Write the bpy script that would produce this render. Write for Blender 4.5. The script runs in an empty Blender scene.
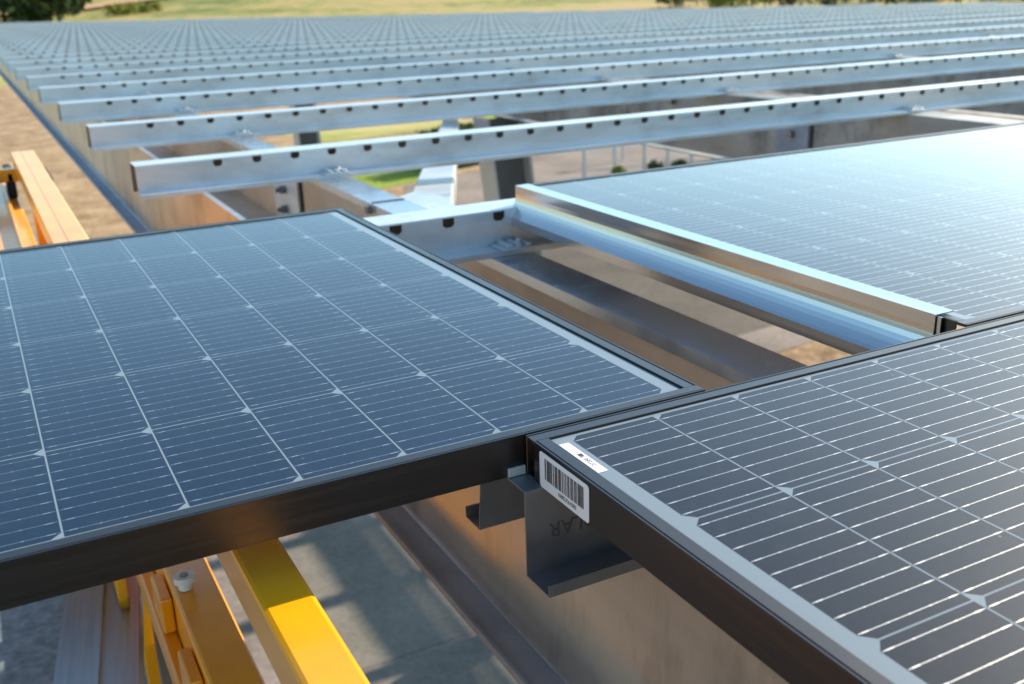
import bpy, bmesh, math, random
from mathutils import Vector, Matrix
R = math.radians
random.seed(7)
S = bpy.context.scene
C = S.collection

# ------------------------------------------------------------------ camera
YAW, PIT, ROL = .4753, .3297, -.032
HCAM = .338
fwd = Vector((math.sin(YAW)*math.cos(PIT), math.cos(YAW)*math.cos(PIT), -math.sin(PIT)))
rgt = Vector((math.cos(YAW), -math.sin(YAW), 0))
up = rgt.cross(fwd)
r2 = math.cos(ROL)*rgt + math.sin(ROL)*up
u2 = -math.sin(ROL)*rgt + math.cos(ROL)*up
cam_d = bpy.data.cameras.new('camera')
cam = bpy.data.objects.new('camera', cam_d); C.objects.link(cam)
m = Matrix((( r2.x, u2.x, -fwd.x, 0), (r2.y, u2.y, -fwd.y, 0), (r2.z, u2.z, -fwd.z, HCAM), (0,0,0,1)))
cam.matrix_world = m
cam_d.sensor_width = 36; cam_d.lens = 36*1023.8/1024
cam_d.clip_start = .02; cam_d.clip_end = 3000
cam_d.dof.use_dof = True; cam_d.dof.focus_distance = .88; cam_d.dof.aperture_fstop = 9.0
S.camera = cam

# ------------------------------------------------------------------ sky, sun, exposure
AZ, EL = R(74), R(27)
w = bpy.data.worlds.new("World"); S.world = w; w.use_nodes = True
nt = w.node_tree; bg = [n for n in nt.nodes if n.type == 'BACKGROUND'][0]
sky = nt.nodes.new('ShaderNodeTexSky'); sky.sky_type = 'NISHITA'; sky.sun_disc = False
sky.sun_elevation = EL; sky.sun_rotation = AZ; sky.air_density = 1.0; sky.dust_density = .45; sky.ozone_density = 2.0
tint = nt.nodes.new('ShaderNodeMix'); tint.data_type = 'RGBA'; tint.blend_type = 'MULTIPLY'; tint.inputs[0].default_value = 1
tint.inputs[7].default_value = (.88, 1.0, .95, 1)      # cool daylight balance
nt.links.new(sky.outputs[0], tint.inputs[6]); nt.links.new(tint.outputs[2], bg.inputs[0]); bg.inputs[1].default_value = .15
sd = bpy.data.lights.new('sun', 'SUN'); sd.energy = 5.0; sd.angle = R(.53); sd.color = (1, .88, .70)
sun = bpy.data.objects.new('sun', sd); C.objects.link(sun)
sdir = Vector((math.sin(AZ)*math.cos(EL), math.cos(AZ)*math.cos(EL), math.sin(EL)))
sun.rotation_euler = sdir.to_track_quat('Z', 'Y').to_euler(); sun.location = (0, 0, 30)
S.view_settings.view_transform = 'Standard'; S.view_settings.look = 'None'
S.view_settings.exposure = .95; S.view_settings.gamma = 1
S.view_settings.use_curve_mapping = False
S.cycles.max_bounces = 8; S.cycles.sample_clamp_indirect = 6

# ------------------------------------------------------------------ materials
def mat(name, col=(.5,.5,.5), rough=.5, metal=0., **kw):
    M = bpy.data.materials.new(name); M.use_nodes = True
    b = M.node_tree.nodes['Principled BSDF']
    b.inputs['Base Color'].default_value = (*col, 1); b.inputs['Roughness'].default_value = rough
    b.inputs['Metallic'].default_value = metal
    for k, v in kw.items(): b.inputs[k].default_value = v
    return M
def N(M, t, **kw):
    n = M.node_tree.nodes.new(t)
    for k, v in kw.items(): setattr(n, k, v)
    return n
def L(M, a, b): M.node_tree.links.new(a, b)
def ramp(M, src, stops):
    r = N(M, 'ShaderNodeValToRGB'); e = r.color_ramp.elements
    while len(e) < len(stops): e.new(.5)
    for i, (p, c) in enumerate(stops):
        e[i].position = p; e[i].color = (*c, 1) if len(c) == 3 else c
    L(M, src, r.inputs[0]); return r.outputs[0]
def noise(M, scale=5, detail=4, rough=.5, stretch=(1,1,1), coord='Object'):
    tc = N(M, 'ShaderNodeTexCoord'); mp = N(M, 'ShaderNodeMapping'); mp.inputs['Scale'].default_value = stretch
    L(M, tc.outputs[coord], mp.inputs[0])
    n = N(M, 'ShaderNodeTexNoise'); n.inputs['Scale'].default_value = scale; n.inputs['Detail'].default_value = detail
    n.inputs['Roughness'].default_value = rough
    L(M, mp.outputs[0], n.inputs['Vector']); return n.outputs['Fac']
def pb(M): return M.node_tree.nodes['Principled BSDF']
def bump(M, src, strength=.3, dist=.01):
    b = N(M, 'ShaderNodeBump'); b.inputs['Strength'].default_value = strength; b.inputs['Distance'].default_value = dist
    L(M, src, b.inputs['Height']); L(M, b.outputs[0], pb(M).inputs['Normal'])

def galv(name, c0, c1, r0, r1, metal=.85, sc=9, stretch=(1,1,1)):
    M = mat(name, c0, r0, metal)
    n = noise(M, sc, 5, .6, stretch)
    L(M, ramp(M, n, [(.3, c0), (.7, c1)]), pb(M).inputs['Base Color'])
    mr = N(M, 'ShaderNodeMapRange'); mr.inputs['From Min'].default_value = .3; mr.inputs['From Max'].default_value = .7
    mr.inputs['To Min'].default_value = r0; mr.inputs['To Max'].default_value = r1
    L(M, n, mr.inputs[0]); L(M, mr.outputs[0], pb(M).inputs['Roughness'])
    return M
M_PUR = galv('galvanised_sheet', (.62,.66,.69), (.74,.77,.79), .30, .44, .6, 14, (.35,1,2))
M_RAF = galv('galvanised_heavy', (.48,.45,.42), (.68,.645,.61), .30, .46, .72, 5, (1,.35,1.6))

M_TRO = galv('warm_zinc', (.42,.32,.24), (.62,.49,.38), .42, .6, .45, 5, (1,.35,1.6))
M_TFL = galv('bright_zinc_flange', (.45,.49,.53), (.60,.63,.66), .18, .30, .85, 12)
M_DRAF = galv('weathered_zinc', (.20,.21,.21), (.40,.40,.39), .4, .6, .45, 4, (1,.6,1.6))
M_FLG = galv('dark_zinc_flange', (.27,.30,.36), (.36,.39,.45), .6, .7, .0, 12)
M_RAIL = galv('bright_aluminium', (.47,.48,.50), (.56,.56,.57), .15, .22, 1., 4, (30,.6,30))
M_ALU = galv('brushed_aluminium', (.34,.34,.34), (.46,.45,.44), .28, .42, 1., 10, (40,.5,40))
M_STEEL = galv('painted_steel', (.50,.51,.52), (.6,.6,.6), .5, .6, .35, 6)
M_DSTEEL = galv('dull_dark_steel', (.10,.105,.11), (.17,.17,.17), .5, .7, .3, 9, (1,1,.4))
M_BOLT = mat('bolt_steel', (.25,.24,.23), .45, .8)
M_FRAME = mat('black_anodised', (.085,.078,.078), .34, .92)
nf = noise(M_FRAME, 60, 3, .6, (.05,.05,3)); L(M_FRAME, ramp(M_FRAME, nf, [(.45,(.3,.3,.3)),(.8,(.45,.45,.45))]), pb(M_FRAME).inputs['Roughness'])
M_GROOVE = mat('black_seal', (.006,.006,.006), .8)
M_WHITE = mat('white_sticker', (.74,.72,.73), .45)
M_INK = mat('black_ink', (.03,.028,.03), .6)
M_BAR = mat('barcode_ink', (.085,.075,.08), .6)
M_EMB = mat('embossed_zinc', (.11,.11,.12), .5, .6)
M_YEL = mat('yellow_paint', (.88,.40,.003), .32, 0., **{'Coat Weight': .35, 'Coat Roughness': .12})
ny = noise(M_YEL, 7, 5, .6); L(M_YEL, ramp(M_YEL, ny, [(.35,(.84,.31,.002)),(.62,(.93,.40,.003))]), pb(M_YEL).inputs['Base Color'])
M_RUB = mat('black_rubber', (.015,.015,.015), .7)
M_NYLON = mat('white_nylon', (.7,.68,.66), .4)
M_TREAD = galv('tread_plate', (.12,.15,.18), (.34,.40,.45), .45, .65, .4, 42)
vt = N(M_TREAD, 'ShaderNodeTexVoronoi'); vt.inputs['Scale'].default_value = 45
tct = N(M_TREAD, 'ShaderNodeTexCoord'); L(M_TREAD, tct.outputs['Object'], vt.inputs['Vector']); bump(M_TREAD, vt.outputs['Distance'], .25, .002)

def stain(M, sc, amt, stretch):
    b = pb(M).inputs['Base Color']; src = b.links[0].from_socket
    n = noise(M, sc, 8, .72, stretch); k = ramp(M, n, [(.38,(1-amt,)*3),(.52,(1,1,1))])
    x = N(M, 'ShaderNodeMix', data_type='RGBA', blend_type='MULTIPLY'); x.inputs[0].default_value = 1
    L(M, src, x.inputs[6]); L(M, k, x.inputs[7]); L(M, x.outputs[2], b)
    vo = N(M, 'ShaderNodeTexVoronoi'); vo.inputs['Scale'].default_value = 70
    tc = N(M, 'ShaderNodeTexCoord'); L(M, tc.outputs['Object'], vo.inputs['Vector'])
    bump(M, vo.outputs['Distance'], .05, .003)
stain(M_RAF, 3.5, .35, (1,1,.35)); stain(M_TRO, 3.5, .2, (1,.3,.5)); stain(M_DRAF, 2.6, .5, (1,1,.5)); stain(M_PUR, 6, .16, (.6,1,1))
stain(M_FLG, 5, .25, (1,.4,1))
# ground materials (world-sized procedural patterns)
def ground_mat(name, stops, scales, rough=.95, bmp=.6, bd=.05):
    M = mat(name, stops[0][1], rough, 0., **{'Specular IOR Level': .15})
    a = noise(M, scales[0], 8, .65); b = noise(M, scales[1], 6, .7)
    mx = N(M, 'ShaderNodeMath', operation='MULTIPLY_ADD'); mx.inputs[1].default_value = .5
    h = N(M, 'ShaderNodeMath', operation='MULTIPLY'); h.inputs[1].default_value = .5
    L(M, b, h.inputs[0]); L(M, a, mx.inputs[0]); L(M, h.outputs[0], mx.inputs[2])
    L(M, ramp(M, mx.outputs[0], stops), pb(M).inputs['Base Color']); bump(M, mx.outputs[0], bmp, bd); return M
M_STRAW = ground_mat('straw_stubble', [(.36,(.12,.07,.035)),(.46,(.27,.175,.095)),(.55,(.41,.285,.165)),(.66,(.60,.46,.29))], (1.3, 11.))
M_GRASS = ground_mat('mown_grass', [(.35,(.10,.15,.02)),(.5,(.22,.29,.035)),(.65,(.34,.40,.06))], (.6, 9.))
M_MEAD = ground_mat('dry_meadow', [(.36,(.20,.20,.05)),(.46,(.33,.32,.09)),(.55,(.46,.38,.15)),(.64,(.54,.38,.20))], (.03, .35))
M_PAVE = ground_mat('worn_asphalt', [(.35,(.13,.11,.095)),(.5,(.24,.195,.165)),(.62,(.31,.25,.21))], (.7, 14.), .9, .3, .01)
M_SLAB = ground_mat('shaded_concrete_slab', [(.35,(.13,.115,.095)),(.5,(.19,.17,.14)),(.65,(.25,.22,.18))], (1.2, 22.), .85, .3, .01)
M_HILL = ground_mat('far_pasture', [(.40,(.09,.12,.03)),(.47,(.24,.24,.06)),(.52,(.38,.30,.11)),(.58,(.42,.27,.13))], (.028, .3))

# ------------------------------------------------------------------ mesh helpers
def obj(name, bm, m, parent=None, smooth=False, loc=None):
    me = bpy.data.meshes.new(name); bm.normal_update(); bm.to_mesh(me); bm.free()
    for mm in (m if isinstance(m, (list, tuple)) else [m]): me.materials.append(mm)
    if smooth:
        for p in me.polygons: p.use_smooth = True
    o = bpy.data.objects.new(name, me); C.objects.link(o)
    if parent: o.parent = parent
    if loc: o.location = loc
    return o
def tag(o, label=None, cat=None, group=None, kind=None):
    if label: o['label'] = label
    if cat: o['category'] = cat
    if group: o['group'] = group
    if kind: o['kind'] = kind
    return o
def thing(name, label, cat, loc=(0,0,0), rz=0, group=None):
    o = bpy.data.objects.new(name, None); C.objects.link(o); o.location = loc; o.rotation_euler = (0,0,rz)
    o.empty_display_size = .1
    return tag(o, label, cat, group)
def box(bm, x0, x1, y0, y1, z0, z1, mi=0):
    v = [bm.verts.new(p) for p in ((x0,y0,z0),(x1,y0,z0),(x1,y1,z0),(x0,y1,z0),(x0,y0,z1),(x1,y0,z1),(x1,y1,z1),(x0,y1,z1))]
    for f in ((3,2,1,0),(4,5,6,7),(0,1,5,4),(1,2,6,5),(2,3,7,6),(3,0,4,7)):
        bm.faces.new([v[i] for i in f]).material_index = mi
def bevel(bm, w=.002, seg=2):
    bmesh.ops.bevel(bm, geom=list(bm.edges), offset=w, segments=seg, affect='EDGES', profile=.5)
def bbox(x0, x1, y0, y1, z0, z1, bv=.002):
    bm = bmesh.new(); box(bm, x0, x1, y0, y1, z0, z1)
    if bv: bevel(bm, bv)
    return bm
def beam(bm, a, b, w, h, upv=(0,0,1)):
    a = Vector(a); b = Vector(b); d = (b-a).normalized(); s = d.cross(Vector(upv)).normalized(); t = s.cross(d)
    vs = []
    for p in (a, b):
        for (i, j) in ((-1,-1),(1,-1),(1,1),(-1,1)): vs.append(bm.verts.new(p + s*i*w/2 + t*j*h/2))
    for f in ((3,2,1,0),(4,5,6,7),(0,1,5,4),(1,2,6,5),(2,3,7,6),(3,0,4,7)): bm.faces.new([vs[i] for i in f])
def cyl(bm, a, b, r, n=12, r2_=None):
    a = Vector(a); b = Vector(b); d = (b-a).normalized()
    s = d.orthogonal().normalized(); t = d.cross(s); r2_ = r if r2_ is None else r2_
    A = [bm.verts.new(a + (s*math.cos(k*2*math.pi/n)+t*math.sin(k*2*math.pi/n))*r) for k in range(n)]
    B = [bm.verts.new(b + (s*math.cos(k*2*math.pi/n)+t*math.sin(k*2*math.pi/n))*r2_) for k in range(n)]
    for k in range(n): bm.faces.new((A[k], A[(k+1)%n], B[(k+1)%n], B[k]))
    bm.faces.new(A[::-1]); bm.faces.new(B)
def plate_profile(pts, t):
    """closed outline of a folded sheet of thickness t following the open polyline pts"""
    P = [Vector(p) for p in pts]; n = len(P); Ls, Rs = [], []
    for i in range(n):
        d0 = (P[i]-P[i-1]).normalized() if i else (P[1]-P[0]).normalized()
        d1 = (P[i+1]-P[i]).normalized() if i < n-1 else d0
        n0 = Vector((-d0.y, d0.x)); n1 = Vector((-d1.y, d1.x)); nn = (n0+n1)
        nn = nn/max(nn.length_squared/2, .35)
        Ls.append(P[i]+nn*t/2); Rs.append(P[i]-nn*t/2)
    return Ls + Rs[::-1], n
def extrude_sheet(bm, pts, t, along, a0, a1, segs=1):
    """folded sheet; pts in (lateral, z); along 'x' (lateral = y) or 'y' (lateral = x)"""
    out, n = plate_profile(pts, t); rings = []
    for k in range(segs+1):
        q = a0 + (a1-a0)*k/segs
        rings.append([bm.verts.new((q, p.x, p.y) if along == 'x' else (p.x, q, p.y)) for p in out])
    m_ = len(out)
    for k in range(segs):
        for i in range(m_):
            j = (i+1) % m_; bm.faces.new((rings[k][i], rings[k][j], rings[k+1][j], rings[k+1][i]))
    for r_ in (rings[0], rings[-1]):
        for i in range(n-1): bm.faces.new((r_[i], r_[i+1], r_[m_-2-i], r_[m_-1-i]))
    bmesh.ops.recalc_face_normals(bm, faces=bm.faces)

# ------------------------------------------------------------------ ground and land
GZ = -4.0
def sheet(name, pts, z, m_):
    bm = bmesh.new(); bm.faces.new([bm.verts.new((x, y, z)) for x, y in pts]); return tag(obj(name, bm, m_), kind='structure')
def sm(t): t = max(0, min(1, t)); return t*t*(3-2*t)
def land(x, y):
    d = math.hypot(x, y); az = math.degrees(math.atan2(x, y))
    h = 34*sm((d-150)/520)*(.35+.65*sm((az+6)/26))
    return GZ-.05 + h + .6*math.sin(x*.013+1)*math.sin(y*.011)*sm((d-120)/100)
bm = bmesh.new(); nx, ny_ = 90, 90
X0, X1, Y0, Y1 = -700, 1300, -250, 1500
xs = [X0+(X1-X0)*i/nx for i in range(nx+1)]; ys = [Y0+(Y1-Y0)*i/ny_ for i in range(ny_+1)]
g = [[bm.verts.new((x, y, land(x, y))) for y in ys] for x in xs]
for i in range(nx):
    for j in range(ny_): bm.faces.new((g[i][j], g[i+1][j], g[i+1][j+1], g[i][j+1]))
tag(obj('ground', bm, M_HILL, smooth=True), kind='structure')
sheet('straw_field', [(-60,-40),(60,-40),(60,75),(-60,62)], GZ+.000, M_STRAW)
sheet('meadow', [(-90,61.9),(-60,62),(60,75),(130,75),(180,210),(-110,190)], GZ+.004, M_MEAD)
sheet('pavement', [(.9,-6),(6.6,-6),(7.6,9.0),(10.6,9.4),(24,11),(30,27.5),(16.5,26.0),(9.0,22.9),(6.2,15),(.9,14)], GZ+.008, M_PAVE)
M_DKGND = ground_mat('dark_ground_filler', [(.35,(.03,.03,.03)),(.6,(.06,.058,.055))], (.8, 14.), .9, .3, .01)
sheet('unseen_dark_ground', [(-6,-30),(12,-30),(12,1.6),(-6,1.6)], GZ+.016, M_DKGND)  # added dark ground out of view, darkens reflections on frames and first purlin
sheet('shaded_apron', [(1.55,1.7),(2.75,1.7),(2.75,5.68),(1.55,5.68)], GZ+.012, M_SLAB)  # concrete slab, its colour darkened to stand in for the roof's shade
sheet('shaded_strip', [(1.55,5.72),(2.9,5.72),(2.9,11.5),(1.55,11.5)], GZ+.012, M_SLAB)
sheet('lawn', [(6.0,22.0),(9.3,23.2),(11.2,24.4),(13.0,31),(7.0,30)], GZ+.012, M_GRASS)
M_SHADE = ground_mat('shaded_asphalt', [(.35,(.06,.052,.045)),(.5,(.105,.09,.075)),(.65,(.15,.125,.10))], (.9, 16.), .9, .4, .01)
sheet('shaded_ground', [(5.5,9.6),(8.6,9.9),(14,10.6),(14,17),(6.5,15.5)], GZ+.012, M_SHADE)  # dark sheet painting the shade on the asphalt seen through the gap
sheet('dry_patch', [(9.6,31.5),(16,33),(15.5,40),(9,38)], GZ+.008, M_MEAD)
sheet('far_lawn', [(16.5,31.5),(24,31.5),(27,42),(17.5,42)], GZ+.012, M_GRASS)

# ------------------------------------------------------------------ roof: purlins
P_Y0, PITCH = 1.700, 1.006        # far edge of the top flange of the purlin at the far seam
def drop(k): return -.0018*max(0, k-1)
far_edge = [(10.4,20.0),(13.4,17.5),(16.8,14.6),(20.3,11.4),(22.9,9.2),(27.0,7.2),(30,4.9),(37,2.0)]
def xend(y):
    if y < 9.5: return 15.5
    pts = [(9.5,15.5)] + far_edge_xy
    for (a, xa), (b, xb) in zip(pts, pts[1:]):
        if y <= b: return xa + (xb-xa)*(y-a)/(b-a)
    return 1.6
far_edge_xy = [(13.5,14.6),(16.6,12.9),(20.3,10.6),(22.9,8.6),(26.9,6.9),(30,4.6),(37,1.7)]
RAFX = [.79, 2.92, 5.02, 7.12, 9.22, 11.32, 13.42]
# profile relative to near web (y=0) : near lip, near flange, near web, top, far web, far flange, lip
def purlin_body(x0, x1, hole0, thick):
    bm = bmesh.new(); zt = -.035; zb = -.110
    def strip(a, b, xa=x0, xb=x1, mi=0):
        v = [bm.verts.new(p) for p in ((xa,*a),(xb,*a),(xb,*b),(xa,*b))]; bm.faces.new(v).material_index = mi
    nf, nl = (.036,.010) if hole0 < 0 else (.044,.010)
    k0 = hole0 < 0; hole0 = abs(hole0)
    zf = zb if k0 else zb+.010
    strip((-nf,zb+.010), (-nf,zb)); strip((-nf,zf), (0,zf))
    h0, h1 = -.0545, -.0375
    strip((0,zf), (0,h0)); strip((0,h1), (0,zt))
    hx = []; x = hole0
    while x + .0115 < x1: hx.append(x); x += .1
    cur = x0
    for x in hx:
        strip((0,h0), (0,h1), cur, x-.0115); cur = x+.0115
        # rounded lower corners of the slot
        for s in (-1, 1):
            v = [bm.verts.new(p) for p in ((x+s*.0115,0,h0),(x+s*.0115,0,h0+.005),(x+s*.0055,0,h0))]; bm.faces.new(v)
    strip((0,h0), (0,h1), cur, x1)
    strip((0,zt), (.078,zt)); strip((.078,zt), (.088,zb), x0, x1, 1); strip((.088,zb), (.115,zb)); strip((.115,zb), (.115,zb+.010))
    bmesh.ops.remove_doubles(bm, verts=bm.verts, dist=1e-5)
    return bm
M_PUR0 = galv('shaded_galvanised', (.20,.21,.23), (.27,.28,.30), .30, .45, .7, 20)  # darkened copy for the first purlin, shade under the panels put into its colour
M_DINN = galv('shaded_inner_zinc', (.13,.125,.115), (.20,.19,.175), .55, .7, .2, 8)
GRP_P = 'purlins of the unfinished roof'
ord_ = ['first','second','third','fourth','fifth','sixth','seventh','eighth','ninth','tenth']
k = 0; purl = []
while True:
    yw = .6405 if k == 0 else P_Y0 - .066 + (k-1)*PITCH
    if yw > 36: break
    x0 = .3365 if k == 0 else .346 + (.004*math.sin(k*2.3))
    xe = xend(yw)
    if k == 0: lab = 'galvanised purlin under the seam of the panels, stamped end sticking out beside the barcode sticker'
    elif k == 1: lab = 'galvanised slotted purlin crossing the gap between the two rear solar panels'
    elif k <= 8: lab = 'bare galvanised slotted purlin, %s one behind the rear edge of the installed panels' % ord_[k-2]
    else: lab = 'slotted galvanised purlin in the hazy dotted rows at the far end of the roof'
    t = thing('purlin', lab, 'purlin', (0, yw, drop(k)), 0, GRP_P)
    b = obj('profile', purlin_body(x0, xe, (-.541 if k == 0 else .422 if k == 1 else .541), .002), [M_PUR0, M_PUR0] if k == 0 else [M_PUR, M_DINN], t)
    if k < 7:
        so = b.modifiers.new('sheet', 'SOLIDIFY'); so.thickness = .0018; so.offset = 0
    purl.append((t, k, yw, x0, xe)); k += 1
# top rail lip line that catches light on the near ones is the flange itself; clamps where the purlins cross the rafters
clip_bm = bmesh.new()
box(clip_bm, -.034, .034, -.056, -.006, -.0988, -.0950)
for s in (-.018, .001, .020): box(clip_bm, s-.0045, s+.0045, -.052, -.010, -.0949, -.0885)
cyl(clip_bm, (.010,-.030,-.0945), (.010,-.030,-.084), .0055, 6)
bevel(clip_bm, .0008, 1)
clip_me = None
for t, k, yw, x0, xe in purl:
    if k == 0 or k > 12: continue
    for rx in RAFX:
        cx = rx + .045
        if cx > xe - .1: continue
        if clip_me is None:
            o = obj('clamp', clip_bm, M_PUR, t); clip_me = o.data
        else:
            o = bpy.data.objects.new('clamp', clip_me); C.objects.link(o); o.parent = t
        o.location = (cx, 0, 0)
bm = bbox(.3367,.3523,.6670-.6405,.6698-.6405,-.0338,-.0262,.0005); obj('end_stop', bm, M_PUR, purl[0][0])
# stamped lettering on the end of the first purlin
def text_obj(name, s, size, m_, parent, mw, ext=.0002, align='LEFT'):
    cu = bpy.data.curves.new(name, 'FONT'); cu.body = s; cu.size = size; cu.extrude = ext; cu.align_x = align
    tmp = bpy.data.objects.new(name+'_tmp', cu); C.objects.link(tmp)
    dg = bpy.context.evaluated_depsgraph_get(); me = bpy.data.meshes.new_from_object(tmp.evaluated_get(dg))
    bpy.data.objects.remove(tmp); me.name = name; me.transform(mw); me.materials.clear(); me.materials.append(m_)
    o = bpy.data.objects.new(name, me); C.objects.link(o); o.parent = parent; return o
# web faces -Y: text rotated by 180 degrees in the web plane
def frame_mat(o, ex, ey):
    ex = Vector(ex); ey = Vector(ey); ez = ex.cross(ey)
    return Matrix(((ex.x,ey.x,ez.x,o[0]),(ex.y,ey.y,ez.y,o[1]),(ex.z,ey.z,ez.z,o[2]),(0,0,0,1)))
text_obj('stamped_lettering', 'SOLAR', .0185, M_EMB, purl[0][0], frame_mat((.4135,-.0013,-.0685), (-1,0,0), (0,0,-1)), .0003)

# ------------------------------------------------------------------ roof: rafters (run along +Y)
GRP_R = 'rafters under the purlins'
YN, YF = -1.2, 33.0
ZT = -.1125
e = thing('edge_beam', 'tall galvanised edge beam along the outer side of the roof, its web facing the straw field', 'beam', (0,0,0))
bm = bmesh.new(); extrude_sheet(bm, [(.486,-.3955),(.486,ZT),(.498,ZT)], .004, 'y', YN, 36, 8); obj('web', bm, M_RAF, e)
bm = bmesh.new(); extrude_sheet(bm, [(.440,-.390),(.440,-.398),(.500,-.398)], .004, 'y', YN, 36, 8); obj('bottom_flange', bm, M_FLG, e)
bm = bmesh.new(); box(bm, .4808,.4836, YN, 36, -.3957, -.3930); obj('weld_seam', bm, M_PUR, e)
t = thing('rafter', 'wide galvanised trough rafter beside the edge beam, visible down the gap between the panels', 'beam', (0,0,0), 0, GRP_R)
bm = bmesh.new(); extrude_sheet(bm, [(.520,-.270),(.520,-.289),(.790,-.289),(.790,ZT-.0022)], .004, 'y', YN, 36, 8)
obj('channel', bm, M_TRO, t)
bm = bmesh.new(); extrude_sheet(bm, [(.7835,-.128),(.7845,ZT),(.864,ZT),(.864,ZT-.012)], .004, 'y', YN, 36, 8)
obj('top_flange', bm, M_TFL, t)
# joint with bolted splice plate, visible behind the left panel
sp = bmesh.new(); box(sp, .7810, .7875, 2.80, 3.05, -.275, -.140); bevel(sp, .001, 1); sp_o = obj('splice_plate', sp, M_PUR, t)
for y_ in (2.92,):
    for z_ in (-.184,-.241):
        bl = bmesh.new()
        cyl(bl, (.7805,y_,z_), (.764,y_,z_), .013, 6)
        cyl(bl, (.7640,y_,z_), (.752,y_,z_), .007, 8)
        obj('bolt', bl, M_BOLT, t)
sl = bmesh.new(); box(sl, .7825, .7880, 2.768, 2.778, -.286, -.1165); obj('joint_gap', sl, M_GROOVE, t)
fl = bmesh.new(); box(fl, .787, .866, 2.205, 2.210, ZT+.0022, ZT+.0045); box(fl, .770,.7830, 2.195,2.215,-.132,ZT-.0025); obj('flange_joint', fl, M_BOLT, t)
for n_, rx in enumerate(RAFX[1:]):
    names = ['second rafter from the roof edge, its dark web seen behind the right-hand panel', 'third rafter from the roof edge, seen only at its bright clamps', 'fourth rafter from the roof edge under the dense purlins', 'fifth rafter from the roof edge under the dense purlins', 'sixth rafter from the roof edge under the dense purlins', 'seventh rafter from the roof edge, the farthest to the right']
    yf = 30 if rx < 4 else (26 if rx < 6 else (23 if rx < 8 else (19 if rx < 10 else (16 if rx < 12 else 13))))
    t = thing('rafter', 'galvanised ' + names[n_], 'beam', (0,0,0), 0, GRP_R)
    bm = bmesh.new(); extrude_sheet(bm, [(rx,-.378),(rx,ZT),(rx+.12,ZT),(rx+.12,ZT-.014)], .005, 'y', YN, yf, 6); obj('web', bm, M_DRAF, t)
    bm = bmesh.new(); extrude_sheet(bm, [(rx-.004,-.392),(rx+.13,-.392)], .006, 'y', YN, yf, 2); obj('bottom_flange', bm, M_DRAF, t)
    if n_ == 0:
        sp = bmesh.new(); box(sp, rx-.009, rx-.004, 3.06, 3.24, -.365, -.125); bevel(sp, .001, 1); obj('splice_plate', sp, M_FLG, t)
        for y_, z_ in ((3.15,-.235),(3.15,-.32),(3.95,-.165),(2.25,-.17)):
            bl = bmesh.new(); cyl(bl, (rx-.009,y_,z_), (rx-.028,y_,z_), .016, 6)
            obj('bolt', bl, M_BOLT, t)
        sl = bmesh.new(); box(sl, rx-.006, rx-.0028, 3.040, 3.050, -.376, -.118); obj('joint_gap', sl, M_GROOVE, t)

# ------------------------------------------------------------------ supports
def hcol(px, py, zt, lean, label, hw=.13, fd=.10):
    t = thing('column', label, 'column', (px, py, GZ), 0, 'steel columns under the roof')
    H = zt-GZ; dx = -lean*H
    bm = bmesh.new(); beam(bm, (0,0,0), (dx,0,H), hw*2-.016, .010, (0,1,0)); obj('web', bm, M_DSTEEL, t)
    for s in (-1, 1):
        bm = bmesh.new(); beam(bm, (s*hw,0,0), (s*hw+dx,0,H), .016, fd*2, (0,1,0)); obj('flange', bm, M_STEEL, t)
    bm = bbox(-hw-.06, hw+.06, -fd-.06, fd+.06, 0, .02); obj('base_plate', bm, M_STEEL, t)
hcol(3.32, 5.75, -.395, .11, 'leaning dark H-section column in the middle, left of the right-hand panel corner')
hcol(2.95, 9.5, -.395, .05, 'dark H-section column seen between the first and second bare purlins at the left', .10, .08)
# white box brace from the trough rafter to the head of the column
t = thing('diagonal_brace', 'white-lit diagonal box brace joining the trough rafter beyond the gap', 'brace', (0,0,0))
bm = bmesh.new(); beam(bm, (.875,2.09,-.160), (2.93,6.5,-.52), .105, .09); bevel(bm, .004, 2); obj('box_section', bm, M_PUR, t)
bm = bmesh.new()
vs = [bm.verts.new((x,y,ZT+.0022)) for x, y in ((.866,2.00),(.93,2.06),(.955,2.20),(.92,2.28),(.866,2.24))]
f = bm.faces.new(vs); r_ = bmesh.ops.extrude_face_region(bm, geom=[f])
for v in r_['geom']:
    if isinstance(v, bmesh.types.BMVert): v.co.z -= .006
bmesh.ops.recalc_face_normals(bm, faces=bm.faces)
obj('gusset_plate', bm, M_PUR, t)

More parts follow.
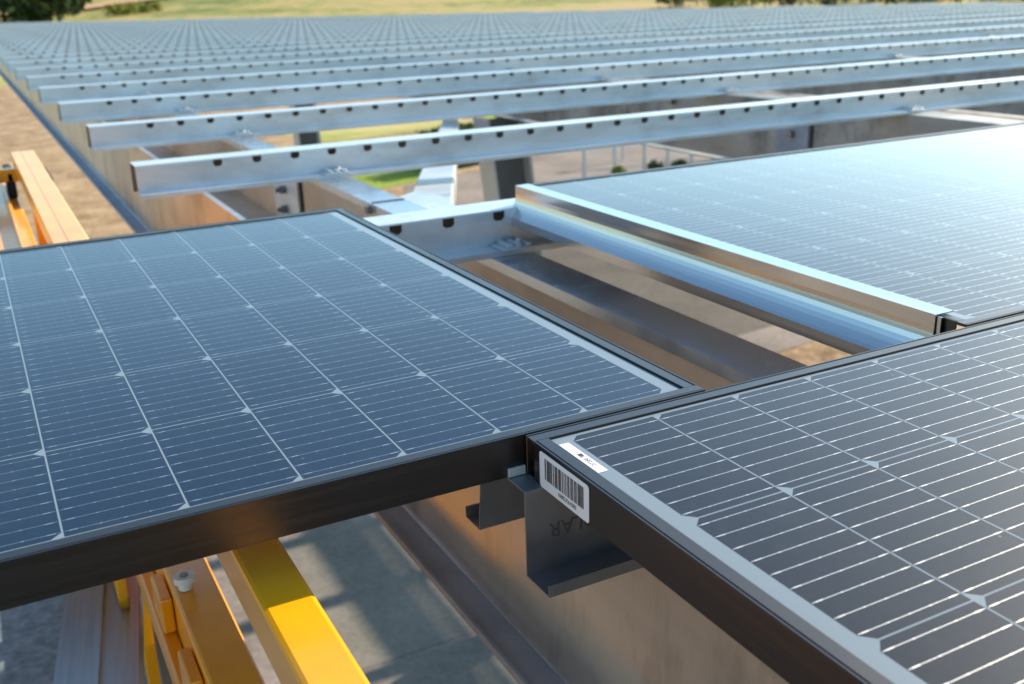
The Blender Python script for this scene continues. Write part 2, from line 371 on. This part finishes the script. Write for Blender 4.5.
# ------------------------------------------------------------------ solar panels
PL, PW = 1.7225, .989
PA, PB = .08325, .159
MX, MY = .0288, .0175
def cell_material(name, ww, wc, n0, n1):
    M = mat(name, (.01,.014,.03), .25)
    B = pb(M)
    tc = N(M, 'ShaderNodeTexCoord'); sp_ = N(M, 'ShaderNodeSeparateXYZ'); L(M, tc.outputs['Object'], sp_.inputs[0])
    def op(o, a, b=None, c=None):
        n = N(M, 'ShaderNodeMath', operation=o)
        for i, v in enumerate((a, b, c)):
            if v is None: continue
            if isinstance(v, (int, float)): n.inputs[i].default_value = v
            else: L(M, v, n.inputs[i])
        return n.outputs[0]
    x = sp_.outputs[0]; y = sp_.outputs[1]
    # local x runs from the cell field's right-hand edge; cells have their cut corners on the +x end
    u = op('DIVIDE', op('SUBTRACT', x, MX), PA); v = op('DIVIDE', op('SUBTRACT', y, MY), PB)
    fu = op('FRACT', u); fv = op('FRACT', v)
    dx1 = op('MULTIPLY', op('SUBTRACT', 1., fu), PA); dx0 = op('MULTIPLY', fu, PA)
    dy = op('MULTIPLY', op('MINIMUM', fv, op('SUBTRACT', 1., fv)), PB)
    inside = op('MULTIPLY', op('MULTIPLY', op('GREATER_THAN', x, MX), op('LESS_THAN', x, PL-MX)),
                op('MULTIPLY', op('GREATER_THAN', y, MY), op('LESS_THAN', y, PW-MY)))
    cell = op('MULTIPLY', op('GREATER_THAN', op('MINIMUM', dx0, dx1), .00070), op('GREATER_THAN', dy, .00070))
    cell = op('MULTIPLY', cell, op('GREATER_THAN', op('ADD', dx1, dy), .0088))
    cell = op('MULTIPLY', cell, inside)
    # nine wires per cell
    w_ = op('MULTIPLY', op('ABSOLUTE', op('SUBTRACT', op('FRACT', op('MULTIPLY', fv, 9.)), .5)), PB/9)
    wire = op('LESS_THAN', w_, ww)
    dmin = op('MINIMUM', dx0, dx1)
    pad = op('MULTIPLY', op('LESS_THAN', w_, .00050), op('MULTIPLY', op('GREATER_THAN', dmin, .0042), op('LESS_THAN', dmin, .0100)))
    f4 = op('ABSOLUTE', op('SUBTRACT', op('FRACT', op('MULTIPLY', fu, 5.)), .5))
    pad2 = op('MULTIPLY', op('LESS_THAN', w_, .00042), op('LESS_THAN', f4, .055))
    wire = op('MAXIMUM', op('MULTIPLY', wire, op('GREATER_THAN', dmin, .0016)), op('MAXIMUM', pad, pad2))
    wire = op('MULTIPLY', wire, cell)
    # ribbon that bridges the gap column, plus very fine finger lines
    fing = op('MULTIPLY', op('GREATER_THAN', op('FRACT', op('MULTIPLY', x, 1/.0014)), .86), .35)
    nz = N(M, 'ShaderNodeTexNoise'); nz.inputs['Scale'].default_value = 3.; L(M, tc.outputs['Object'], nz.inputs['Vector'])
    nfine = N(M, 'ShaderNodeTexNoise'); nfine.inputs['Scale'].default_value = 900.; L(M, tc.outputs['Object'], nfine.inputs['Vector'])
    # per-cell tint
    wn = N(M, 'ShaderNodeTexWhiteNoise'); cmb = N(M, 'ShaderNodeCombineXYZ')
    L(M, op('FLOOR', u), cmb.inputs[0]); L(M, op('FLOOR', v), cmb.inputs[1]); L(M, cmb.outputs[0], wn.inputs['Vector'])
    def mix(fac, a, b):
        n = N(M, 'ShaderNodeMix', data_type='RGBA')
        if isinstance(fac, float): n.inputs[0].default_value = fac
        else: L(M, fac, n.inputs[0])
        for s, v_ in ((6, a), (7, b)):
            if isinstance(v_, tuple): n.inputs[s].default_value = (*v_, 1)
            else: L(M, v_, n.inputs[s])
        return n.outputs[2]
    navy = mix(op('MULTIPLY', wn.outputs['Value'], .8), n0, n1)
    navy = mix(fing, navy, (.02,.04,.08)); navy = mix(op('MULTIPLY', nfine.outputs['Fac'], .08), navy, (.03,.05,.08))
    du = N(M, 'ShaderNodeTexNoise'); du.inputs['Scale'].default_value = 26.; du.inputs['Detail'].default_value = 9; du.inputs['Roughness'].default_value = .75; L(M, tc.outputs['Object'], du.inputs['Vector'])
    vs_ = N(M, 'ShaderNodeTexVoronoi'); vs_.inputs['Scale'].default_value = 55.; L(M, tc.outputs['Object'], vs_.inputs['Vector'])
    spot = op('MULTIPLY', op('LESS_THAN', vs_.outputs['Distance'], .05), op('GREATER_THAN', du.outputs['Fac'], .55))
    dust = op('MAXIMUM', op('MULTIPLY', op('MAXIMUM', op('SUBTRACT', du.outputs['Fac'], .5), 0.), .13), op('MULTIPLY', spot, .5))
    navy = mix(dust, navy, (.30,.29,.27))
    col = mix(cell, (.18,.22,.25), navy); col = mix(wire, col, wc)
    L(M, col, B.inputs['Base Color'])
    L(M, op('MULTIPLY', wire, .75), B.inputs['Metallic'])
    L(M, op('ADD', .5, op('MULTIPLY', wire, -.08)), B.inputs['Roughness'])
    B.inputs['Specular IOR Level'].default_value = .06
    B.inputs['Coat Weight'].default_value = 1.; B.inputs['Coat IOR'].default_value = 1.24
    # dusty, slightly textured glass
    dn = N(M, 'ShaderNodeTexNoise'); dn.inputs['Scale'].default_value = 2.2; dn.inputs['Detail'].default_value = 6; L(M, tc.outputs['Object'], dn.inputs['Vector'])
    L(M, op('MULTIPLY_ADD', dn.outputs['Fac'], .06, .045), B.inputs['Coat Roughness'])
    bn = N(M, 'ShaderNodeBump'); bn.inputs['Strength'].default_value = .05; bn.inputs['Distance'].default_value = .0004
    L(M, nfine.outputs['Fac'], bn.inputs['Height']); L(M, bn.outputs[0], B.inputs['Coat Normal'])
    return M
M_CELL = cell_material('photovoltaic_cells', .00018, (.42,.47,.52), (.004,.012,.030), (.007,.018,.042))
M_CELL2 = cell_material('photovoltaic_cells_wide_wire', .00025, (.60,.58,.56), (.008,.009,.014), (.014,.014,.019))
GRP_S = 'solar panels mounted on the roof'
def frame_bms():
    """aluminium frame: four bars, mitre-free, butt jointed; top lip at z=0, glass 1.5 mm lower"""
    LIP = .0135; H = .035; out = []
    for axis, at, a0, a1 in (('x', 0, 0, PL), ('x', PW, 0, PL), ('y', 0, LIP, PW-LIP), ('y', PL, LIP, PW-LIP)):
        bm = bmesh.new(); s = 1 if at == 0 else -1
        def b4(l0, l1, z0, z1, q0=a0, q1=a1):
            lo, hi = sorted((at+s*l0, at+s*l1))
            if axis == 'x': box(bm, q0, q1, lo, hi, z0, z1)
            else: box(bm, lo, hi, q0, q1, z0, z1)
        b4(0, .0018, -H, 0)                       # outer wall
        b4(.0018, .0030, -.0035, -.0009)            # fine groove in the lip
        b4(.0030, LIP, -.0035, -.0002)
        b4(.0018, .026, -H, -H+.0018)             # return flange below
        out.append(bm)
    return out
def make_panel(label, loc, rz, M_CELL=None):
    t = thing('solar_panel', label, 'solar panel', loc, rz, GRP_S)
    for bm in frame_bms():
        bevel(bm, .00035, 1); obj('frame_bar', bm, M_FRAME, t)
    bm = bmesh.new(); LIP = .0135; box(bm, LIP+.0008, PL-LIP-.0008, LIP+.0008, PW-LIP-.0008, -.0065, -.0022)
    obj('glass', bm, M_CELL, t)
    bm = bmesh.new(); box(bm, LIP+.001, PL-LIP-.001, LIP+.001, PW-LIP-.001, -.0085, -.0070); obj('backsheet', bm, M_WHITE, t)
    bm = bmesh.new()
    a = LIP-.0002; b = a+.0011
    for r in ((a,PL-a,a,b),(a,PL-a,PW-b,PW-a),(a,b,b,PW-b),(PL-b,PL-a,b,PW-b)): box(bm, *r, -.0075, -.0019)
    obj('seal', bm, M_GROOVE, t)
    return t
left = make_panel('solar panel on the left with its long black frame edge towards the viewer', (.5365-PL, .6705, 0), 0, M_CELL)
left.location.z = 0
front = make_panel('solar panel at lower right with a barcode sticker on its frame', (.3530+PL, .6675, 0), math.pi, M_CELL2)
rear = make_panel('solar panel at upper right behind a bright aluminium rail, glaring in the sun', (.872+PL, .6715+PW, 0), math.pi, M_CELL2)

# sticker with barcode on the frame of the front panel (children live in panel space: x = PL side)
st = bmesh.new(); x_ = PL+.0003
ya, yb = .6675-.644, .6675-.5705      # panel space y runs towards the viewer
za, zb_ = -.0345, -.0035
yc = (ya+yb)/2; r = .003; pts = []
for cy, cz, a0 in ((yb-r, zb_-r, 0), (ya+r, zb_-r, 90), (ya+r, za+r, 180), (yb-r, za+r, 270)):
    for q in range(5):
        a = R(a0+q*22.5); pts.append((cy+r*math.cos(a), cz+r*math.sin(a)))
f = st.faces.new([st.verts.new((x_+.0002, a, b)) for a, b in pts]); st.faces.new([st.verts.new((x_, a, b)) for a, b in pts][::-1])
sto = obj('barcode_sticker', st, M_WHITE, front); sto['label'] = 'white barcode sticker'
bc = bmesh.new(); rng = random.Random(3); y = ya+.0085
while y < yb-.0075:
    wd = rng.choice((.0004,.0006,.0006,.001,.0013)); gp = rng.choice((.0005,.0006,.0008,.0015))
    if y+wd > yb-.007: break
    box(bc, x_+.0003, x_+.0005, y, y+wd, -.0255, -.0075); y += wd+gp
obj('bars', bc, M_BAR, sto)
# digits, upside down under the bars
text_obj('serial_number', 'SE0192C0001', .0048, M_INK, sto, frame_mat((x_+.0004, ya+.022, -.0278), (0,1,0), (0,0,-1)) @ Matrix.Identity(4) if False else frame_mat((x_+.0004, yb-.018, -.0278), (0,-1,0), (0,0,-1)), .00005)
# small label under the glass edge
gl = bmesh.new(); la, lb = .6675-.641, .6675-.583
box(gl, PL-.0243, PL-.0155, la, lb, -.0021, -.0019)
glo = obj('type_label', gl, M_WHITE, front)
text_obj('label_lettering', '07280 9211', .0058, M_INK, glo, frame_mat((PL-.0222, lb-.012, -.00185), (0,-1,0), (1,0,0)), .00004)
bm = bmesh.new(); box(bm, PL-.0225, PL-.0185, lb-.035+.0, lb-.031, -.00188, -.00180); obj('label_mark', bm, M_INK, glo)

# ------------------------------------------------------------------ bright rail on the rear panel's open side
t = thing('mounting_rail', 'shiny aluminium edge rail along the open side of the rear right panel', 'rail', (0,0,0))
bm = bmesh.new()
prof = [(.8925,.0022),(.8660,.0022),(.8660,-.012),(.8655,-.0180),(.8642,-.0240),(.8624,-.0300),(.8600,-.0358),(.8572,-.0410),(.8542,-.0455),(.8511,-.0495),(.8480,-.0525),(.8480,-.0665)]
extrude_sheet(bm, prof, .0016, 'y', .7060, 1.6480, 10); obj('profile', bm, M_RAIL, t)
bm = bmesh.new(); box(bm, .8672, .8700, .7000, .7058, -.030, .0008); obj('end_plate', bm, M_RAIL, t)

# ------------------------------------------------------------------ yellow lift basket at the left
lift = thing('lift_basket', 'yellow aerial work basket standing below the left solar panel', 'work platform', (0,0,-1.06))
def lp(name, bm, m_, parent=None):
    for v in bm.verts: v.co.z += 1.06
    return obj(name, bm, m_, parent or lift)
lp('top_rail', bbox(.123,.162,-.35,3.40,-.112,-.067,.004), M_YEL)
lp('mid_rail', bbox(.120,.171,-.35,3.50,-.420,-.335,.004), M_YEL)
lp('toe_board', bbox(.150,.164,-.35,3.50,-1.055,-.900,.002), M_YEL)
lp('kick_plate', bbox(.172,.250,-.35,2.4,-.680,-.640,.003), M_YEL); lp('inner_channel', bbox(.100,.119,-.35,1.9,-.440,-.400,.003), M_YEL)
for y_ in (-.2,.22,1.93,3.33):
    lp('post', bbox(.128,.160,y_,y_+.045,-1.05,-.1125,.003), M_YEL)
bm = bmesh.new(); box(bm, -.95, .149, -.35, 3.5, -1.075, -1.055); lp('floor', bm, M_TREAD)
lp('rail_cover', bbox(.100,.1238,1.95,3.40,-.112,-.0672,0), M_YEL)
lp('side_panel', bbox(.082,.098,1.6,3.30,-.75,-.20,.003), M_YEL)
lp('tray', bbox(-.02,.0975,2.35,3.85,-.235,-.1995,.004), M_YEL)
lp('tray_lip', bbox(.0600,.0700,2.35,3.85,-.199,-.180,.002), M_YEL)
lp('end_rail', bbox(-.95,.1235,3.36,3.40,-.150,-.112,.004), M_YEL)
lp('end_mid_rail', bbox(-.95,.0975,3.44,3.475,-.56,-.50,.004), M_YEL)
bm = bmesh.new(); box(bm, -.55, .030, 2.55, 3.05, -.62, -.24); bevel(bm, .02, 2); lp('control_housing', bm, M_YEL)
bm = bmesh.new(); cyl(bm, (-.05,1.95,-.30), (.03,2.75,-.225), .016, 12); lp('grab_bar', bm, M_NYLON)
bm = bmesh.new(); box(bm, -.35, .085, 2.02, 2.14, -.30, -.245); bevel(bm,.01,2); lp('pad', bm, M_RUB)
for x_, y_ in ((.085,3.46),(.178,3.30),(.02,3.38)):
    bm = bmesh.new(); box(bm, x_-.012, x_+.012, y_-.10, y_+.10, -.20, -.12); bevel(bm,.006,2); lp('bumper', bm, M_RUB)
bm = bmesh.new(); cyl(bm, (.135,1.147,-.324), (.135,1.147,-.334), .008, 14); cyl(bm, (.135,1.147,-.316), (.135,1.147,-.324), .0125, 20)
kn = lp('knob', bm, M_NYLON)
bm = bmesh.new(); cyl(bm, (.135,1.147,-.3158), (.135,1.147,-.3145), .005, 12); lp('knob_cap', bm, M_BOLT)
# hinge brackets along the inner side
for y_ in (.86,.98,1.16):
    lp('bracket', bbox(.104,.119,y_,y_+.07,-.398,-.350,.003), M_YEL)
t = thing('spare_tube', 'pale square aluminium tube lying inside the yellow rails of the basket', 'tube', (.154,1.29,-.60))
bm = bmesh.new(); box(bm, -.020,.020,.10,.95,-.02,.02); bm2 = bm; bevel(bm, .004, 2); obj('tube', bm, M_ALU, t)
bm = bmesh.new(); box(bm, -.014,.014,.095,.101,-.014,.014); obj('open_end', bm, M_GROOVE, t)
bm = bmesh.new(); box(bm, -.026,.026,.3,.34,-.458,-.0205); obj('prop', bm, M_BOLT, t)
# aluminium profile lying in the basket
t = thing('aluminium_profile', 'long silver two-channel aluminium profile leaning in the basket at lower left', 'metal profile', (.046,1.55,-.60), R(-8.7))
bm = bmesh.new(); extrude_sheet(bm, [(-.060,-.045),(-.060,0),(-.006,0),(-.006,.010),(.002,.010),(.002,-.006),(.048,-.006),(.048,.010),(.058,.010),(.058,-.045)], .0025, 'y', -.9, 1.2, 4)
obj('extrusion', bm, M_ALU, t)
bm = bmesh.new(); box(bm, -.04,.04,-.55,-.50,-.455,-.047); obj('support_block', bm, M_RUB, t)
bm = bmesh.new(); box(bm, -.04,.04,.85,.90,-.455,-.047); obj('support_block', bm, M_RUB, t)
# cable under the rail
bm = bmesh.new(); pts = [(.165,.95,-.52),(.20,1.0,-.535),(.24,1.03,-.52),(.26,1.05,-.47)]
t = None
# ------------------------------------------------------------------ things on the ground
def fence():
    t = thing('wire_fence', 'thin grey wire fence with posts beside the yard, seen under the roof', 'fence', (12.9,21.0,GZ))
    pts = [(0,0),(.92,.06),(1.84,.12),(2.6,.2),(3.4,.28),(4.3,.4),(5.2,.5)]
    for x, y in pts:
        bm = bmesh.new(); cyl(bm, (x,y,0), (x,y,1.5), .045, 8); obj('post', bm, M_STEEL, t)
    bm = bmesh.new()
    for z in (.2,.6,1.0,1.4): beam(bm, (0,0,z), (5.2,.5,z), .012, .012)
    for i in range(44):
        q = i/43*5.2; beam(bm, (q, q*.096, .05), (q, q*.096, 1.45), .006, .006, (0,1,0))
    obj('mesh', bm, M_STEEL, t)
fence()
t = thing('handrail', 'pale sloping handrail near the fence under the roof', 'handrail', (15.2,22.8,GZ))
bm = bmesh.new(); beam(bm, (0,0,1.3), (2.0,-.6,1.0), .07, .07); beam(bm, (2.0,-.6,1.0), (2.35,-1.3,.1), .07, .07); obj('rail', bm, M_STEEL, t)
for q in (0,1):
    bm = bmesh.new(); cyl(bm, (q*2.0,-.6*q,0), (q*2.0,-.6*q,1.25-.3*q), .03, 8); obj('post', bm, M_STEEL, t)

def leaf_mat(name, stops):
    M = mat(name, stops[0][1], .75, 0., **{'Specular IOR Level': .2})
    oi = N(M, 'ShaderNodeNewGeometry'); L(M, ramp(M, oi.outputs['Random Per Island'], stops), pb(M).inputs['Base Color']); return M
M_LEAF = leaf_mat('leaves_dark', [(0,(.025,.05,.018)),(.5,(.055,.085,.028)),(1,(.12,.15,.05))])
M_LEAF2 = leaf_mat('leaves_light', [(0,(.09,.12,.02)),(.5,(.22,.24,.04)),(1,(.42,.38,.06))])
M_BARK = mat('bark', (.09,.07,.05), .9)
def leaf_crown(bm, rng, R_, H_, n, size, z0):
    lobes = [(rng.uniform(-.5,.5)*R_, rng.uniform(-.5,.5)*R_, z0+H_*(.25+.6*rng.random()), R_*rng.uniform(.38,.62)) for _ in range(9)]
    for _ in range(n):
        lx, ly, lz, lr = rng.choice(lobes)
        d = Vector((rng.gauss(0,1), rng.gauss(0,1), rng.gauss(0,1))).normalized()*lr*(rng.random()**.35)
        c = Vector((lx, ly, lz))+d
        a = Vector((rng.gauss(0,1), rng.gauss(0,1), rng.gauss(0,1))).normalized(); b = a.orthogonal().normalized()
        s = size*rng.uniform(.6,1.4); q = a.cross(b)
        bm.faces.new([bm.verts.new(c+b*s), bm.verts.new(c+q*s*.6), bm.verts.new(c-b*s), bm.verts.new(c-q*s*.6)])
def tree(x, y, h, rad, label, seed, m_=None, n=1500, group='trees beyond the roof'):
    rng = random.Random(seed); z = land(x, y)
    t = thing('tree', label, 'tree', (x, y, z), rng.random()*6, group)
    bm = bmesh.new(); cyl(bm, (0,0,-.3), (0,0,h*.5), h*.028, 8, h*.014)
    for q in range(5):
        a = q*1.3; cyl(bm, (0,0,h*(.25+.05*q)), (math.cos(a)*rad*.6, math.sin(a)*rad*.6, h*(.5+.06*q)), h*.010, 6, h*.004)
    obj('trunk', bm, M_BARK, t)
    bm = bmesh.new(); leaf_crown(bm, rng, rad, h*.85, n, rad*.10, h*.12); obj('crown', bm, m_ or M_LEAF, t)
def pos(px, D):   # bearing of a picture column at distance D
    a = YAW + math.atan((px-512)/1023.8); return math.sin(a)*D, math.cos(a)*D
tl = [(78,200,11,8),(-6,205,14,9),(14,190,12,8),(40,215,15,9),(63,210,13,8.5),(84,240,12,7),(27,260,17,9),(-34,230,15,9),(118,330,9,6)]
tlab = ['broad dark tree at the right end of the far left clump','dark bushy tree at the far left edge','lower dark round tree in front at the far left','taller dark tree right of the pale gap','dark tree standing at the start of the orange path','rightmost dark tree of the clump, above the orange path','tall pale tree behind the clump','dark tree just outside the left edge','small tree alone up the slope beside the path']
for i, (px, D, h, rd) in enumerate(tl):
    x, y = pos(px, D); tree(x, y, h, rd, tlab[i], 10+i)
rng = random.Random(5); i = 0
for px in range(672, 1050, 13):
    D = 185+rng.uniform(-10,12); x, y = pos(px, D)
    lt = rng.random() < .38
    tree(x, y, rng.uniform(3.0,4.6), rng.uniform(2.2,3.2), 'yellow-green bush in the row behind the far right roof edge' if lt else 'dark green bush in the row behind the far right roof edge', 40+i, M_LEAF2 if lt else M_LEAF, 500, 'bushes behind the far right of the roof'); i += 1
def strip_on_land(name, pts, wdt, m_):
    bm = bmesh.new(); prev = None
    for i in range(len(pts)-1):
        for q in range(13):
            f_ = q/12; x = pts[i][0]+(pts[i+1][0]-pts[i][0])*f_; y = pts[i][1]+(pts[i+1][1]-pts[i][1])*f_
            d = Vector((pts[i+1][0]-pts[i][0], pts[i+1][1]-pts[i][1])).normalized(); n_ = Vector((-d.y, d.x))*wdt/2
            cur = [bm.verts.new((x+s_*n_.x, y+s_*n_.y, land(x+s_*n_.x, y+s_*n_.y)+.7)) for s_ in (-1, 0, 1)]
            if prev:
                for a in (0, 1): bm.faces.new((prev[a], prev[a+1], cur[a+1], cur[a]))
            prev = cur
    return tag(obj(name, bm, m_), kind='structure')
M_DIRT = mat('bare_earth', (.50,.27,.14), .95)
strip_on_land('dirt_path', [(12,240),(17,251),(23,264),(34,279),(50,293),(75,320)], 9, M_DIRT)
rng = random.Random(21)
for i, px in enumerate((112,121,131,140,152)):
    x, y = 31+2.2*i, 233+2.2*i; tree(x, y, 2.0, 2.4, 'low green bush in the line crossing the pasture, number of the row hidden by haze' if False else 'low green bush in the line crossing the hillside pasture', 70+i, M_LEAF2, 400, 'bushes crossing the pasture')
# hedge by the lawn
rng = random.Random(9)
t = thing('hedge', 'dark green clipped hedge beside the lawn under the roof', 'hedge', (11.6,25.0,GZ), R(22))
bm = bmesh.new()
for _ in range(5000):
    c = Vector((rng.uniform(-1.3,2.4), rng.uniform(-.5,.5), rng.uniform(.05,1.0))); a = Vector((rng.gauss(0,1),rng.gauss(0,1),rng.gauss(0,1))).normalized(); b = a.orthogonal().normalized(); q = a.cross(b); s = .07
    bm.faces.new([bm.verts.new(c+b*s), bm.verts.new(c+q*s*.6), bm.verts.new(c-b*s), bm.verts.new(c-q*s*.6)])
obj('foliage', bm, M_LEAF, t)
bm = bmesh.new()
for q in range(8): cyl(bm, (-1.1+q*.45,0,0), (-1.1+q*.45,0,.6), .03, 6)
obj('stem', bm, M_BARK, t)
for i, (x, y, s) in enumerate([(13.6,20.6,.22),(14.6,20.4,.26),(15.5,20.7,.2)]):
    t = thing('shrub', ['low green shrub at the foot of the fence, nearest its left end','round green shrub at the middle of the fence','small shrub at the right of the fence, smallest of three'][i], 'shrub', (x,y,GZ), 0, 'shrubs along the fence')
    bm = bmesh.new(); leaf_crown(bm, rng, s, s*1.1, 500, .06, 0); obj('foliage', bm, M_LEAF2 if i == 0 else M_LEAF, t)
    bm = bmesh.new(); cyl(bm, (0,0,0), (0,0,s*.6), .02, 6); obj('stem', bm, M_BARK, t)
